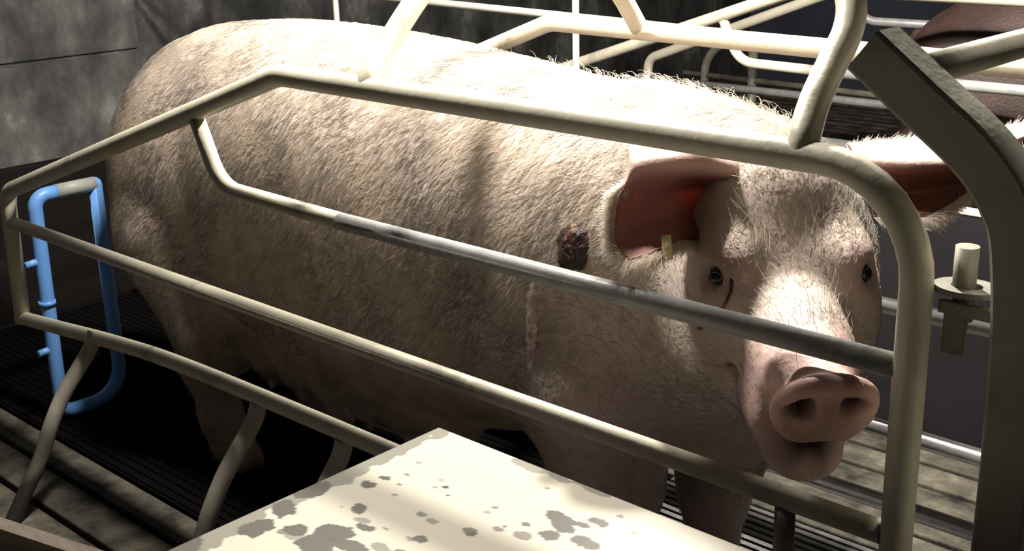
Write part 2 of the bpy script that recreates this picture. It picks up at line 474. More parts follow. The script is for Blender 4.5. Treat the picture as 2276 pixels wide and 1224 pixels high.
    SF = [(rim[(k + 1) % m], rim[k], base + k, base + (k + 1) % m) for k in range(m)]
    me = mesh_from(V, [tuple(f) for f in F] + SF + [tuple(base + k for k in range(m))[::-1]], 'lid')
    st = np.concatenate([marks.reshape(-1), np.zeros(m)])
    at = me.attributes.new('muck', 'FLOAT', 'POINT')
    at.data.foreach_set('value', st.astype(np.float32))
    return me

def lid_mat():
    m, nt, b = mat_new('white_lid_with_muck')
    at = nt.nodes.new('ShaderNodeAttribute'); at.attribute_name = 'muck'
    mx = nt.nodes.new('ShaderNodeMix'); mx.data_type = 'RGBA'
    nt.links.new(at.outputs['Fac'], mx.inputs['Factor'])
    mx.inputs['A'].default_value = (0.39, 0.365, 0.305, 1)
    mx.inputs['B'].default_value = (0.040, 0.036, 0.031, 1)
    nt.links.new(mx.outputs['Result'], b.inputs['Base Color'])
    b.inputs['Roughness'].default_value = 0.32
    return m
cb = thing('creep_box', 'white creep box lid spattered with dark muck beside the crate', 'box', None, (0.735, -0.385, 0))
link('lid', lid_mesh(), lid_mat(), cb, False)
boxes('side_panel', [((0.50, -0.595, 0.0), (0.512, -0.175, 0.532))], M_PURPLE, cb, 0.002)
boxes('side_panel', [((0.512, -0.187, 0.0), (0.972, -0.175, 0.532))], M_PURPLE, cb, 0.002)
boxes('side_panel', [((0.960, -0.595, 0.0), (0.972, -0.187, 0.532))], M_PURPLE, cb, 0.002)

# ------------------------------------------------------------------ the sow: one continuous surface from a distance field
class Field:
    def __init__(s, xs, ys, zs):
        s.xs, s.ys, s.zs = [np.asarray(a, np.float32) for a in (xs, ys, zs)]
        s.V = np.full((len(xs), len(ys), len(zs)), 1.0, np.float32)
    def block(s, lo, hi):
        sl = []
        for a, l, h in zip((s.xs, s.ys, s.zs), lo, hi):
            i0 = max(int(np.searchsorted(a, l)) - 1, 0); i1 = min(int(np.searchsorted(a, h)) + 1, len(a))
            if i1 <= i0: return None
            sl.append(slice(i0, i1))
        return tuple(sl), s.xs[sl[0]][:, None, None], s.ys[sl[1]][None, :, None], s.zs[sl[2]][None, None, :]
    def merge(s, sl, d, k, sub=False):
        V = s.V[sl]
        if sub:
            d = -d
            h = np.maximum(k - np.abs(V - d), 0) / max(k, 1e-6)
            s.V[sl] = np.maximum(V, d) + h * h * k * 0.25
        else:
            h = np.maximum(k - np.abs(V - d), 0) / max(k, 1e-6)
            s.V[sl] = np.minimum(V, d) - h * h * k * 0.25
    def ell(s, c, r, k=0.03, M=None, sub=False):
        c = np.asarray(c, float); r = np.asarray(r, float)
        if M is None: M = np.eye(3)
        ext = np.sqrt(((np.asarray(M).T * r) ** 2).sum(1)) + k + 0.03
        b = s.block(c - ext, c + ext)
        if b is None: return
        sl, x, y, z = b
        x = x - c[0]; y = y - c[1]; z = z - c[2]
        k0 = 0; k1 = 0
        for i in range(3):
            q = M[i][0] * x + M[i][1] * y + M[i][2] * z
            k0 = k0 + (q / r[i]) ** 2; k1 = k1 + (q / r[i] ** 2) ** 2
        k0 = np.sqrt(k0); k1 = np.sqrt(k1) + 1e-9
        d = np.where(k0 < 0.05, -min(r), k0 * (k0 - 1) / k1)
        s.merge(sl, d.astype(np.float32), k, sub)
    def cone(s, a, b_, ra, rb, k=0.03, sub=False):
        a = np.asarray(a, float); b_ = np.asarray(b_, float)
        R = max(ra, rb) + k + 0.03
        b = s.block(np.minimum(a, b_) - R, np.maximum(a, b_) + R)
        if b is None: return
        sl, x, y, z = b
        u = b_ - a; L2 = u @ u
        px, py, pz = x - a[0], y - a[1], z - a[2]
        t = np.clip((px * u[0] + py * u[1] + pz * u[2]) / L2, 0, 1)
        d = np.sqrt((px - t * u[0]) ** 2 + (py - t * u[1]) ** 2 + (pz - t * u[2]) ** 2) - (ra + (rb - ra) * t)
        s.merge(sl, d.astype(np.float32), k, sub)
    def chain(s, pts, rads, k=0.02):
        for i in range(len(pts) - 1): s.cone(pts[i], pts[i + 1], rads[i], rads[i + 1], k)
    def trunk(s, st, yc, k=0.03):
        st = np.asarray(st, float)
        x = s.xs[:, None, None]
        X = np.clip(s.xs, st[0, 0], st[-1, 0])
        def sm(col):
            # smooth (cubic hermite) interpolation
            xs, ysv = st[:, 0], st[:, col]
            m = np.gradient(ysv, xs)
            i = np.clip(np.searchsorted(xs, X) - 1, 0, len(xs) - 2)
            h = xs[i + 1] - xs[i]; t = (X - xs[i]) / h
            return ((2 * t**3 - 3 * t**2 + 1) * ysv[i] + (t**3 - 2 * t**2 + t) * h * m[i] + (-2 * t**3 + 3 * t**2) * ysv[i + 1] + (t**3 - t**2) * h * m[i + 1])
        top, bot, wid = sm(1)[:, None, None], sm(2)[:, None, None], sm(3)[:, None, None]
        zc, hh = (top + bot) / 2, (top - bot) / 2
        y = (s.ys[None, :, None] - yc) / wid; z = (s.zs[None, None, :] - zc) / hh
        p = 2.25
        q = (np.abs(y) ** p + np.abs(z) ** p) ** (1 / p)
        d = (q - 1) * np.minimum(wid, hh) * 0.9
        over = np.maximum(st[0, 0] - x, x - st[-1, 0])
        d = np.where(over > 0, np.sqrt(np.maximum(d, 0) ** 2 + over ** 2) + np.minimum(d, 0) * 0, d)
        s.merge((slice(None),) * 3, d.astype(np.float32), k)
    def mesh(s):
        V = s.V
        S = V < 0
        nx, ny, nz = V.shape
        acc = np.zeros((nx - 1, ny - 1, nz - 1), np.int8)
        for i in (0, 1):
            for j in (0, 1):
                for k in (0, 1):
                    acc += S[i:nx - 1 + i, j:ny - 1 + j, k:nz - 1 + k]
        cells = np.argwhere((acc > 0) & (acc < 8))
        idx = np.full((nx - 1, ny - 1, nz - 1), -1, np.int32)
        idx[tuple(cells.T)] = np.arange(len(cells))
        pos = np.zeros((len(cells), 3)); cnt = np.zeros(len(cells))
        G = (s.xs, s.ys, s.zs)
        ci, cj, ck = cells.T
        for ax in range(3):
            for p in (0, 1):
                for q in (0, 1):
                    o0 = [0, 0, 0]; others = [a for a in range(3) if a != ax]
                    o0[others[0]] = p; o0[others[1]] = q
                    o1 = list(o0); o1[ax] = 1
                    v0 = V[ci + o0[0], cj + o0[1], ck + o0[2]]; v1 = V[ci + o1[0], cj + o1[1], ck + o1[2]]
                    m = (v0 < 0) != (v1 < 0)
                    t = np.where(m, v0 / np.where(m, v0 - v1, 1), 0)
                    P = np.zeros((len(cells), 3))
                    for a in range(3):
                        c0 = G[a][cells[:, a] + o0[a]]; c1 = G[a][cells[:, a] + o1[a]]
                        P[:, a] = c0 + (c1 - c0) * t
                    pos[m] += P[m]; cnt[m] += 1
        pos /= cnt[:, None]
        faces = []
        for ax in range(3):
            b, c = [(1, 2), (2, 0), (0, 1)][ax]
            sl0 = [slice(None)] * 3; sl1 = [slice(None)] * 3
            sl0[ax] = slice(0, -1); sl1[ax] = slice(1, None)
            A, B = S[tuple(sl0)], S[tuple(sl1)]
            for flip, cond in ((False, A & ~B), (True, ~A & B)):
                e = np.argwhere(cond)
                ok = np.ones(len(e), bool)
                for a in (b, c): ok &= (e[:, a] > 0) & (e[:, a] < V.shape[a] - 1)
                e = e[ok]
                def at(db, dc):
                    q = e.copy(); q[:, b] += db; q[:, c] += dc
                    return idx[q[:, 0], q[:, 1], q[:, 2]]
                qd = np.stack([at(-1, -1), at(0, -1), at(0, 0), at(-1, 0)], 1)
                if flip: qd = qd[:, ::-1]
                faces.append(qd)
        faces = np.concatenate(faces)
        faces = faces[(faces >= 0).all(1)]
        # light smoothing
        E = np.concatenate([faces[:, [0, 1]], faces[:, [1, 2]], faces[:, [2, 3]], faces[:, [3, 0]]])
        E = np.concatenate([E, E[:, ::-1]])
        deg = np.bincount(E[:, 0], minlength=len(pos))[:, None]
        for lam in (0.5, -0.52, 0.5, -0.52, 0.5, -0.50):
            av = np.stack([np.bincount(E[:, 0], weights=pos[E[:, 1], a], minlength=len(pos)) for a in range(3)], 1) / np.maximum(deg, 1)
            pos = pos + lam * (av - pos)
        return pos, faces

def axis(segs):
    out = [segs[0][0]]
    for a, b, h in segs:
        n = max(1, int(round((b - a) / h)))
        out += list(np.linspace(a, b, n + 1)[1:])
    return np.array(out)

HM = np.array([0.793, 0.144, 0.745])            # between the eyes
HN = np.array([0.937, -0.012, 0.653])           # middle of the nose disc
HF = (HN - HM) / np.linalg.norm(HN - HM)
HR = -np.cross(HF, [0, 0, 1]); HR /= np.linalg.norm(HR)
HU = -np.cross(HR, HF)
HB = np.stack([HF, HR, HU])                     # rows: forward, right, up
def hp(a, b, c): return HM + HF * a + HR * b + HU * c

def sow_field():
    f = Field(axis([(-1.02, 0.50, 0.0095), (0.50, 1.02, 0.0042)]), axis([(-0.10, 0.62, 0.0055)]), axis([(-0.02, 0.36, 0.0095), (0.36, 1.0, 0.0048)]))
    st = [(-0.925, 0.72, 0.56, 0.10), (-0.89, 0.800, 0.46, 0.150), (-0.82, 0.875, 0.385, 0.190), (-0.70, 0.925, 0.335, 0.212), (-0.52, 0.950, 0.305, 0.225), (-0.30, 0.955, 0.275, 0.232), (-0.05, 0.942, 0.258, 0.238),
          (0.15, 0.922, 0.280, 0.236), (0.32, 0.900, 0.325, 0.225), (0.46, 0.882, 0.36, 0.205), (0.57, 0.868, 0.42, 0.170), (0.66, 0.835, 0.50, 0.12)]
    f.trunk(st, 0.352)
    f.ell((-0.86, 0.352, 0.68), (0.085, 0.15, 0.14), 0.06)
    # hams and hind legs
    for y, s in ((0.225, -1), (0.48, 1)):
        f.ell((-0.70, y, 0.58), (0.19, 0.115, 0.24), 0.06)
        f.chain([(-0.70, y, 0.50), (-0.60, y - s * -0.005, 0.30), (-0.665, y, 0.225), (-0.63, y, 0.10), (-0.60, y, 0.045)], [0.14, 0.085, 0.055, 0.040, 0.046], 0.04)
        for t in (-1, 1): f.cone((-0.585, y + t * 0.018, 0.04), (-0.545, y + t * 0.020, 0.016), 0.028, 0.020, 0.012)
    # shoulders and forelegs
    for y, x in ((0.225, 0.42), (0.48, 0.46)):
        f.ell((x - 0.02, y, 0.56), (0.15, 0.10, 0.24), 0.06)
        f.chain([(x + 0.02, y, 0.46), (x + 0.03, y, 0.30), (x + 0.02, y, 0.20), (x + 0.02, y, 0.06)], [0.115, 0.080, 0.055, 0.044], 0.04)
        for t in (-1, 1): f.cone((x + 0.03, y + t * 0.018, 0.04), (x + 0.07, y + t * 0.020, 0.016), 0.028, 0.020, 0.012)
    f.ell((0.60, 0.33, 0.50), (0.11, 0.13, 0.16), 0.06)
    # udder and teats
    f.ell((-0.22, 0.352, 0.315), (0.30, 0.15, 0.085), 0.05)
    for i in range(6):
        for y in (0.262, 0.442):
            x = -0.46 + 0.105 * i
            f.ell((x, y, 0.275), (0.052, 0.05, 0.045), 0.03)
            f.cone((x, y - (0.352 - y) * 0.1, 0.245), (x, y - (0.352 - y) * 0.16, 0.212), 0.013, 0.008, 0.012)
    # flank wrinkle, tail stump
    f.chain([(-0.93, 0.36, 0.78), (-0.965, 0.372, 0.74), (-0.975, 0.378, 0.69)], [0.022, 0.015, 0.009], 0.02)
    # neck, crest, jowls
    f.cone((0.46, 0.35, 0.66), (0.70, 0.265, 0.69), 0.20, 0.135, 0.06)
    f.cone((0.42, 0.362, 0.770), (0.635, 0.325, 0.775), 0.125, 0.105, 0.05)
    f.ell((0.67, 0.225, 0.600), (0.11, 0.085, 0.115), 0.05)
    f.ell((0.72, 0.27, 0.60), (0.09, 0.09, 0.12), 0.05)
    # skull
    E = lambda c, r, k=0.03, sub=False: f.ell(hp(*c), r, k, HB, sub)
    C = lambda a, b, ra, rb, k=0.03, sub=False: f.cone(hp(*a), hp(*b), ra, rb, k, sub)
    E((-0.095, 0.0, -0.075), (0.125, 0.122, 0.125), 0.04)
    E((-0.125, 0.0, 0.005), (0.085, 0.088, 0.075), 0.04)
    C((-0.02, 0, -0.066), (0.14, 0, -0.042), 0.080, 0.056, 0.035)
    C((0.11, 0, -0.040), (0.200, 0, -0.016), 0.055, 0.041, 0.02)
    for s in (-1, 1):
        E((-0.022, s * 0.066, 0.004), (0.045, 0.036, 0.026), 0.030)         # brow
        E((0.000, s * 0.078, -0.055), (0.070, 0.034, 0.055), 0.035)         # cheek bone
        E((-0.03, s * 0.078, -0.12), (0.10, 0.042, 0.085), 0.04)            # cheek
        E((0.014, s * 0.098, -0.004), (0.017, 0.016, 0.012), 0.014, sub=True)   # eye hollow
    # lower jaw
    C((-0.04, 0, -0.160), (0.150, 0, -0.128), 0.082, 0.048, 0.035)
    E((0.183, 0, -0.128), (0.040, 0.045, 0.030), 0.02)
    for s in (-1, 1): E((0.12, s * 0.048, -0.095), (0.06, 0.020, 0.036), 0.02)   # lips
    # nose disc with its rolled rim
    E((0.218, 0, -0.015), (0.020, 0.050, 0.049), 0.012)
    n = 26
    for i in range(n):
        t0, t1 = 2 * math.pi * i / n, 2 * math.pi * (i + 1) / n
        def rimp(t):
            sn_, cs_ = math.sin(t), math.cos(t)
            b_ = (0.0475 + 0.004 * max(0.0, sn_)) * cs_
            c_ = 0.0465 * sn_ + 0.002 * abs(cs_)
            return (0.219 + 0.010 * max(0, sn_), b_, -0.015 + c_)
        f.cone(hp(*rimp(t0)), hp(*rimp(t1)), 0.0085, 0.0085, 0.010)
    for s in (-1, 1):
        E((0.242, s * 0.0255, 0.000), (0.036, 0.0135, 0.0150), 0.008, sub=True)
        E((0.236, s * 0.037, -0.005), (0.012, 0.012, 0.007), 0.010, sub=True)
    # open mouth
    E((0.225, 0.004, -0.084), (0.060, 0.034, 0.022), 0.010, sub=True)
    E((0.242, 0.002, -0.108), (0.040, 0.022, 0.030), 0.012, sub=True)
    C((0.16, 0.042, -0.086), (0.06, 0.074, -0.094), 0.005, 0.003, 0.008, True)
    C((0.16, -0.042, -0.086), (0.06, -0.074, -0.094), 0.005, 0.003, 0.008, True)
    return f.mesh()

def ear_grid(rows, nu=26, nv=22, th=0.006):
    """rows: list of base-to-tip point lists (one per column across the ear); a thick closed leaf"""
    A = np.array(rows, float)                       # (across, along, 3)
    def cr(P, n):
        P = np.concatenate([[2 * P[0] - P[1]], P, [2 * P[-1] - P[-2]]])
        m = len(P) - 3
        t = np.linspace(0, m, n); i = np.minimum(t.astype(int), m - 1); f = (t - i)[:, None, None]
        a, b, c, d = P[i], P[i + 1], P[i + 2], P[i + 3]
        return 0.5 * (2 * b + (c - a) * f + (2 * a - 5 * b + 4 * c - d) * f ** 2 + (3 * b - a - 3 * c + d) * f ** 3)
    G = cr(A, nv); G = cr(G.transpose(1, 0, 2), nu)  # (along, across, 3)
    du = np.gradient(G, axis=0); dv = np.gradient(G, axis=1)
    N = np.cross(du, dv); N /= np.linalg.norm(N, axis=2, keepdims=True) + 1e-9
    u = np.linspace(0, 1, nu)[:, None]; v = np.linspace(0, 1, nv)[None, :]
    edge = np.minimum(np.minimum(v, 1 - v) * nv / 2.0, (1 - u) * nu / 2.0)
    t = th * (0.35 + 0.65 * np.clip(edge, 0, 1))[:, :, None] * (1.5 - u[:, :, None])
    top, bot = G + N * t / 2, G - N * t / 2
    V = np.concatenate([top.reshape(-1, 3), bot.reshape(-1, 3)])
    I = np.arange(nu * nv).reshape(nu, nv); J = I + nu * nv
    F = [(I[i, j], I[i + 1, j], I[i + 1, j + 1], I[i, j + 1]) for i in range(nu - 1) for j in range(nv - 1)]
    F += [(J[i, j], J[i, j + 1], J[i + 1, j + 1], J[i + 1, j]) for i in range(nu - 1) for j in range(nv - 1)]
    rim = list(I[:, 0]) + list(I[-1, 1:]) + list(I[-2::-1, -1]) + list(I[0, -2:0:-1])
    m = len(rim)
    F += [(rim[k], rim[k] + nu * nv, rim[(k + 1) % m] + nu * nv, rim[(k + 1) % m])[::-1] for k in range(m)]
    return V, np.array(F), G

EAR_IN1, EAR_IN2 = 0, 1
EAR_NEAR = [[(0.660, 0.224, 0.868), (0.630, 0.150, 0.890), (0.592, 0.100, 0.884), (0.600, 0.076, 0.862)],
            [(0.705, 0.170, 0.844), (0.685, 0.081, 0.868), (0.640, 0.046, 0.864), (0.622, 0.046, 0.848)],
            [(0.665, 0.190, 0.816), (0.645, 0.122, 0.824), (0.622, 0.074, 0.822), (0.614, 0.036, 0.815)],
            [(0.655, 0.178, 0.781), (0.647, 0.120, 0.787), (0.628, 0.062, 0.780), (0.624, 0.020, 0.775)],
            [(0.690, 0.130, 0.759), (0.680, 0.076, 0.771), (0.672, 0.032, 0.766), (0.652, 0.012, 0.757)]]
EAR_FAR = [[(0.722, 0.409, 0.842), (0.776, 0.489, 0.843), (0.843, 0.526, 0.850), (0.925, 0.527, 0.874)],
           [(0.767, 0.357, 0.830), (0.839, 0.370, 0.836), (0.889, 0.419, 0.841), (0.939, 0.493, 0.868)],
           [(0.757, 0.415, 0.782), (0.837, 0.408, 0.792), (0.886, 0.433, 0.810), (0.936, 0.500, 0.860)],
           [(0.800, 0.345, 0.767), (0.858, 0.367, 0.771), (0.890, 0.404, 0.793), (0.937, 0.480, 0.855)]]

def skin_mat(name, ear=False):
    m, nt, b = mat_new(name)
    at = nt.nodes.new('ShaderNodeAttribute'); at.attribute_name = 'tint'
    tc = nt.nodes.new('ShaderNodeTexCoord')
    n = nt.nodes.new('ShaderNodeTexNoise'); n.inputs['Scale'].default_value = 7; n.inputs['Detail'].default_value = 8; n.inputs['Roughness'].default_value = 0.65
    nt.links.new(tc.outputs['Object'], n.inputs['Vector'])
    rp = nt.nodes.new('ShaderNodeValToRGB')
    rp.color_ramp.elements[0].position = 0.34; rp.color_ramp.elements[0].color = (0.52, 0.46, 0.40, 1)
    rp.color_ramp.elements[1].position = 0.58; rp.color_ramp.elements[1].color = (1, 1, 1, 1)
    nt.links.new(n.outputs['Fac'], rp.inputs['Fac'])
    mx = nt.nodes.new('ShaderNodeMix'); mx.data_type = 'RGBA'; mx.blend_type = 'MULTIPLY'
    mx.inputs['Factor'].default_value = 0.25 if ear else 0.7
    nt.links.new(at.outputs['Color'], mx.inputs['A']); nt.links.new(rp.outputs['Color'], mx.inputs['B'])
    nt.links.new(mx.outputs['Result'], b.inputs['Base Color'])
    b.inputs['Roughness'].default_value = 0.55
    b.inputs['Specular IOR Level'].default_value = 0.3
    n2 = nt.nodes.new('ShaderNodeTexNoise'); n2.inputs['Scale'].default_value = 130; n2.inputs['Detail'].default_value = 4
    nt.links.new(tc.outputs['Object'], n2.inputs['Vector'])
    bp = nt.nodes.new('ShaderNodeBump'); bp.inputs['Strength'].default_value = 0.35; bp.inputs['Distance'].default_value = 0.003
    nt.links.new(n2.outputs['Fac'], bp.inputs['Height']); nt.links.new(bp.outputs[0], b.inputs['Normal'])
    if ear:
        tr = nt.nodes.new('ShaderNodeBsdfTranslucent'); tr.inputs['Color'].default_value = (0.62, 0.17, 0.13, 1)
        ms = nt.nodes.new('ShaderNodeMixShader'); ms.inputs[0].default_value = 0.20
        out = nt.nodes['Material Output']
        nt.links.new(b.outputs[0], ms.inputs[1]); nt.links.new(tr.outputs[0], ms.inputs[2])
        nt.links.new(ms.outputs[0], out.inputs['Surface'])
    return m

def hair_mat(name, col, trans=0.45, dirty=False):
    m = bpy.data.materials.new(name); m.use_nodes = True
    nt = m.node_tree; b = nt.nodes['Principled BSDF']
    b.inputs['Base Color'].default_value = (*col, 1)
    b.inputs['Roughness'].default_value = 0.45
    tr = nt.nodes.new('ShaderNodeBsdfTranslucent'); tr.inputs['Color'].default_value = (*col, 1)
    ms = nt.nodes.new('ShaderNodeMixShader'); ms.inputs[0].default_value = trans
    if dirty:
        tc = nt.nodes.new('ShaderNodeTexCoord')
        mp = nt.nodes.new('ShaderNodeMapping'); mp.inputs['Scale'].default_value = (1.0, 1.6, 0.8); mp.inputs['Rotation'].default_value = (0, 0.7, 0)
        n = nt.nodes.new('ShaderNodeTexNoise'); n.inputs['Scale'].default_value = 9; n.inputs['Detail'].default_value = 7; n.inputs['Roughness'].default_value = 0.62
        nt.links.new(tc.outputs['Object'], mp.inputs[0]); nt.links.new(mp.outputs[0], n.inputs['Vector'])
        r = nt.nodes.new('ShaderNodeValToRGB')
        r.color_ramp.elements[0].position = 0.36; r.color_ramp.elements[0].color = (col[0] * 0.42, col[1] * 0.42, col[2] * 0.46, 1)
        r.color_ramp.elements[1].position = 0.60; r.color_ramp.elements[1].color = (*col, 1)
        nt.links.new(n.outputs['Fac'], r.inputs[0])
        nt.links.new(r.outputs[0], b.inputs['Base Color']); nt.links.new(r.outputs[0], tr.inputs['Color'])
    nt.links.new(b.outputs[0], ms.inputs[1]); nt.links.new(tr.outputs[0], ms.inputs[2])
    nt.links.new(ms.outputs[0], nt.nodes['Material Output'].inputs['Surface'])
    return m

def lerp(a, b, t): return a + (b - a) * t
def sstep(a, b, x):
    t = np.clip((x - a) / (b - a), 0, 1); return t * t * (3 - 2 * t)

sow = thing('sow', 'large pale pink sow standing in the steel crate with her snout lowered to the camera', 'pig', None, (0.0, 0.352, 0.0))
pos, quads = sow_field()
nb = len(pos)
e1V, e1F, e1G = ear_grid(EAR_NEAR)
e2V, e2F, e2G = ear_grid(EAR_FAR)
allV = np.concatenate([pos, e1V, e2V])
me = bpy.data.meshes.new('sow_body')
allF = np.concatenate([quads, e1F + nb, e2F + nb + len(e1V)]).astype(np.int32)
me.vertices.add(len(allV)); me.vertices.foreach_set('co', allV.astype(np.float32).ravel())
me.loops.add(allF.size); me.loops.foreach_set('vertex_index', allF.ravel())
me.polygons.add(len(allF))
me.polygons.foreach_set('loop_start', np.arange(0, allF.size, 4, dtype=np.int32))
me.polygons.foreach_set('material_index', np.concatenate([np.zeros(len(quads), np.int32), np.ones(len(allF) - len(quads), np.int32)]))
me.update(calc_edges=True)
me.validate()
# skin colour by region of the animal
L = (allV - HM) @ HB.T
tint = np.tile(np.array([0.64, 0.53, 0.48]), (len(allV), 1))
sn = sstep(0.06, 0.15, L[:, 0]); sn[nb:] = 0
tint = lerp(tint, np.array([0.74, 0.52, 0.48]), sn[:, None])
nose = sstep(0.205, 0.222, L[:, 0]) * (L[:, 2] > -0.075); nose[nb:] = 0
tint = lerp(tint, np.array([0.60, 0.36, 0.33]), nose[:, None] * 0.8)
for s in (-1, 1):
    d = np.linalg.norm((L - np.array([0.010, s * 0.090, 0.0])) * [1, 1, 1], axis=1)
    tint = lerp(tint, np.array([0.60, 0.42, 0.40]), (1 - sstep(0.02, 0.055, d))[:, None] * 0.8)
mouth = np.exp(-(((L - np.array([0.205, 0.003, -0.092])) / [0.034, 0.028, 0.022]) ** 2).sum(1))
tint = lerp(tint, np.array([0.03, 0.02, 0.02]), np.clip(mouth * 1.6, 0, 1)[:, None])
for s in (-1, 1):
    no = np.exp(-(((L - np.array([0.219, s * 0.0255, 0.000])) / [0.02, 0.013, 0.014]) ** 2).sum(1))
    tint = lerp(tint, np.array([0.05, 0.03, 0.03]), np.clip(no * 1.4, 0, 1)[:, None])
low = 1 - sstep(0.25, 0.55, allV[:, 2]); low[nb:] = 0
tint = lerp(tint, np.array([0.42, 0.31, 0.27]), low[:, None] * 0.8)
n1, n2 = len(e1V), len(e2V)
tint[nb:] = (0.66, 0.48, 0.43)
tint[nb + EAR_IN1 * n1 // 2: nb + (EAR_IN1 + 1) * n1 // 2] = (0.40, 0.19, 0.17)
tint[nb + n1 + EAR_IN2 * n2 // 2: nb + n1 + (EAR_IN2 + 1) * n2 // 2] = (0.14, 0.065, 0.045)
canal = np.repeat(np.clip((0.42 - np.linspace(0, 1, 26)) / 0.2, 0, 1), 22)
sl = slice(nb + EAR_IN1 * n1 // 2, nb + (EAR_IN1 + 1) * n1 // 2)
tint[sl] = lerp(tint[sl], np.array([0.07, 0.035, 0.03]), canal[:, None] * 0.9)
band = np.tile(np.clip((0.36 - np.linspace(0, 1, 22)) / 0.12, 0, 1), 26)
for q in (0, 1):
    sl = slice(nb + q * n1 // 2, nb + (q + 1) * n1 // 2)
    tint[sl] = lerp(tint[sl], np.array([0.72, 0.52, 0.47]), band[:, None])
band2 = np.tile(np.clip((0.40 - np.linspace(0, 1, 22)) / 0.10, 0, 1), 26)
for q in (0, 1):
    sl = slice(nb + n1 + q * n2 // 2, nb + n1 + (q + 1) * n2 // 2)
    tint[sl] = lerp(tint[sl], np.array([0.74, 0.57, 0.52]), band2[:, None])
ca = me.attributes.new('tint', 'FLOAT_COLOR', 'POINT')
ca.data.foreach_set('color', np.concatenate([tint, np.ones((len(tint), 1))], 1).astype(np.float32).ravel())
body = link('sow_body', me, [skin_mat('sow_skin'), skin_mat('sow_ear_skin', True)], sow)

def ico(name, c, r, mat, parent, M=None, sub=3, noise=0.0, seed=1):
    bm = bmesh.new()
    bmesh.ops.create_icosphere(bm, subdivisions=sub, radius=1.0)
    rnd = random.Random(seed)
    M = np.eye(3) if M is None else np.asarray(M)
    for v in bm.verts:
        q = np.array(v.co) * np.asarray(r) * (1 + noise * (rnd.random() - 0.5))
        p = M.T @ q + np.asarray(c)
        v.co = Vector(p)
    m_ = bpy.data.meshes.new(name); bm.to_mesh(m_); bm.free()
    return link(name, m_, mat, parent)
for s in (-1, 1):
    ico('eye', hp(0.013, s * 0.0875, -0.003), (0.0125, 0.012, 0.010), M_EYE, sow, HB)
tagp = hp(-0.088, -0.136, 0.012)

from mathutils.bvhtree import BVHTree
BVH = BVHTree.FromPolygons([tuple(v) for v in pos], [tuple(int(i) for i in f) for f in quads])
def on_skin(p, nrm_dir=None):
    h, n, i, d = BVH.find_nearest(Vector(p))
    return np.array(h), np.array(n)
def skin_patch(name, c, w, h, ups, mat, seed, thick=0.004, ragged=0.35):
    """a raised crust that follows the skin around point c"""
    rnd = np.random.default_rng(seed)
    c0, n0 = on_skin(c)
    up = np.array(ups, float); up -= n0 * (up @ n0); up /= np.linalg.norm(up)
    sd = np.cross(up, n0)
    nr, na = 9, 36
    rag = 1 + ragged * (rnd.random(na) - 0.5); rag = (rag + np.roll(rag, 1) + np.roll(rag, -1)) / 3
    V = []; F = []
    hN, nN = on_skin(c0)
    V.append(hN + nN * thick)
    for i in range(1, nr + 1):
        f = i / nr
        for k in range(na):
            a = 2 * math.pi * k / na
            q = c0 + (sd * math.cos(a) * w + up * math.sin(a) * h) * f * rag[k]
            hh, nn = on_skin(q)
            t = thick * (1 - f ** 3) * (0.5 + 0.9 * rnd.random()) - 0.0012 * (f > 0.99)
            V.append(hh + nn * t)
    for k in range(na): F.append((0, 1 + k, 1 + (k + 1) % na))
    for i in range(nr - 1):
        for k in range(na):
            a = 1 + i * na + k; b = 1 + i * na + (k + 1) % na
            F.append((a, a + na, b + na, b))
    return link(name, mesh_from(V, F, name), mat, sow)
sc = skin_patch('scab', (0.465, 0.10, 0.716), 0.028, 0.038, (0, 0, 1), M_SCAB, 2, 0.007)
sc['label'] = 'dark crusted wound on the neck'
s2 = skin_patch('scar', (0.395, 0.10, 0.580), 0.012, 0.078, (0.05, 0, 1), M_SCAR, 5, 0.0025)
s2['label'] = 'pink streak of healing skin on the shoulder'
tube('tear_stain', [on_skin(hp(*q))[0] + on_skin(hp(*q))[1] * 0.0004 for q in [(0.022, -0.072, 0.0), (0.036, -0.074, -0.010), (0.046, -0.080, -0.028), (0.046, -0.086, -0.046), (0.038, -0.094, -0.062)]], [0.0012, 0.0026, 0.0032, 0.0026, 0.001][0:5] and 0.0024, M_SCAB, sow, 8)
tube('ear_tag', [(0.680, 0.047, 0.784), (0.690, 0.038, 0.758)], 0.0062, M_TAG, sow, 16)

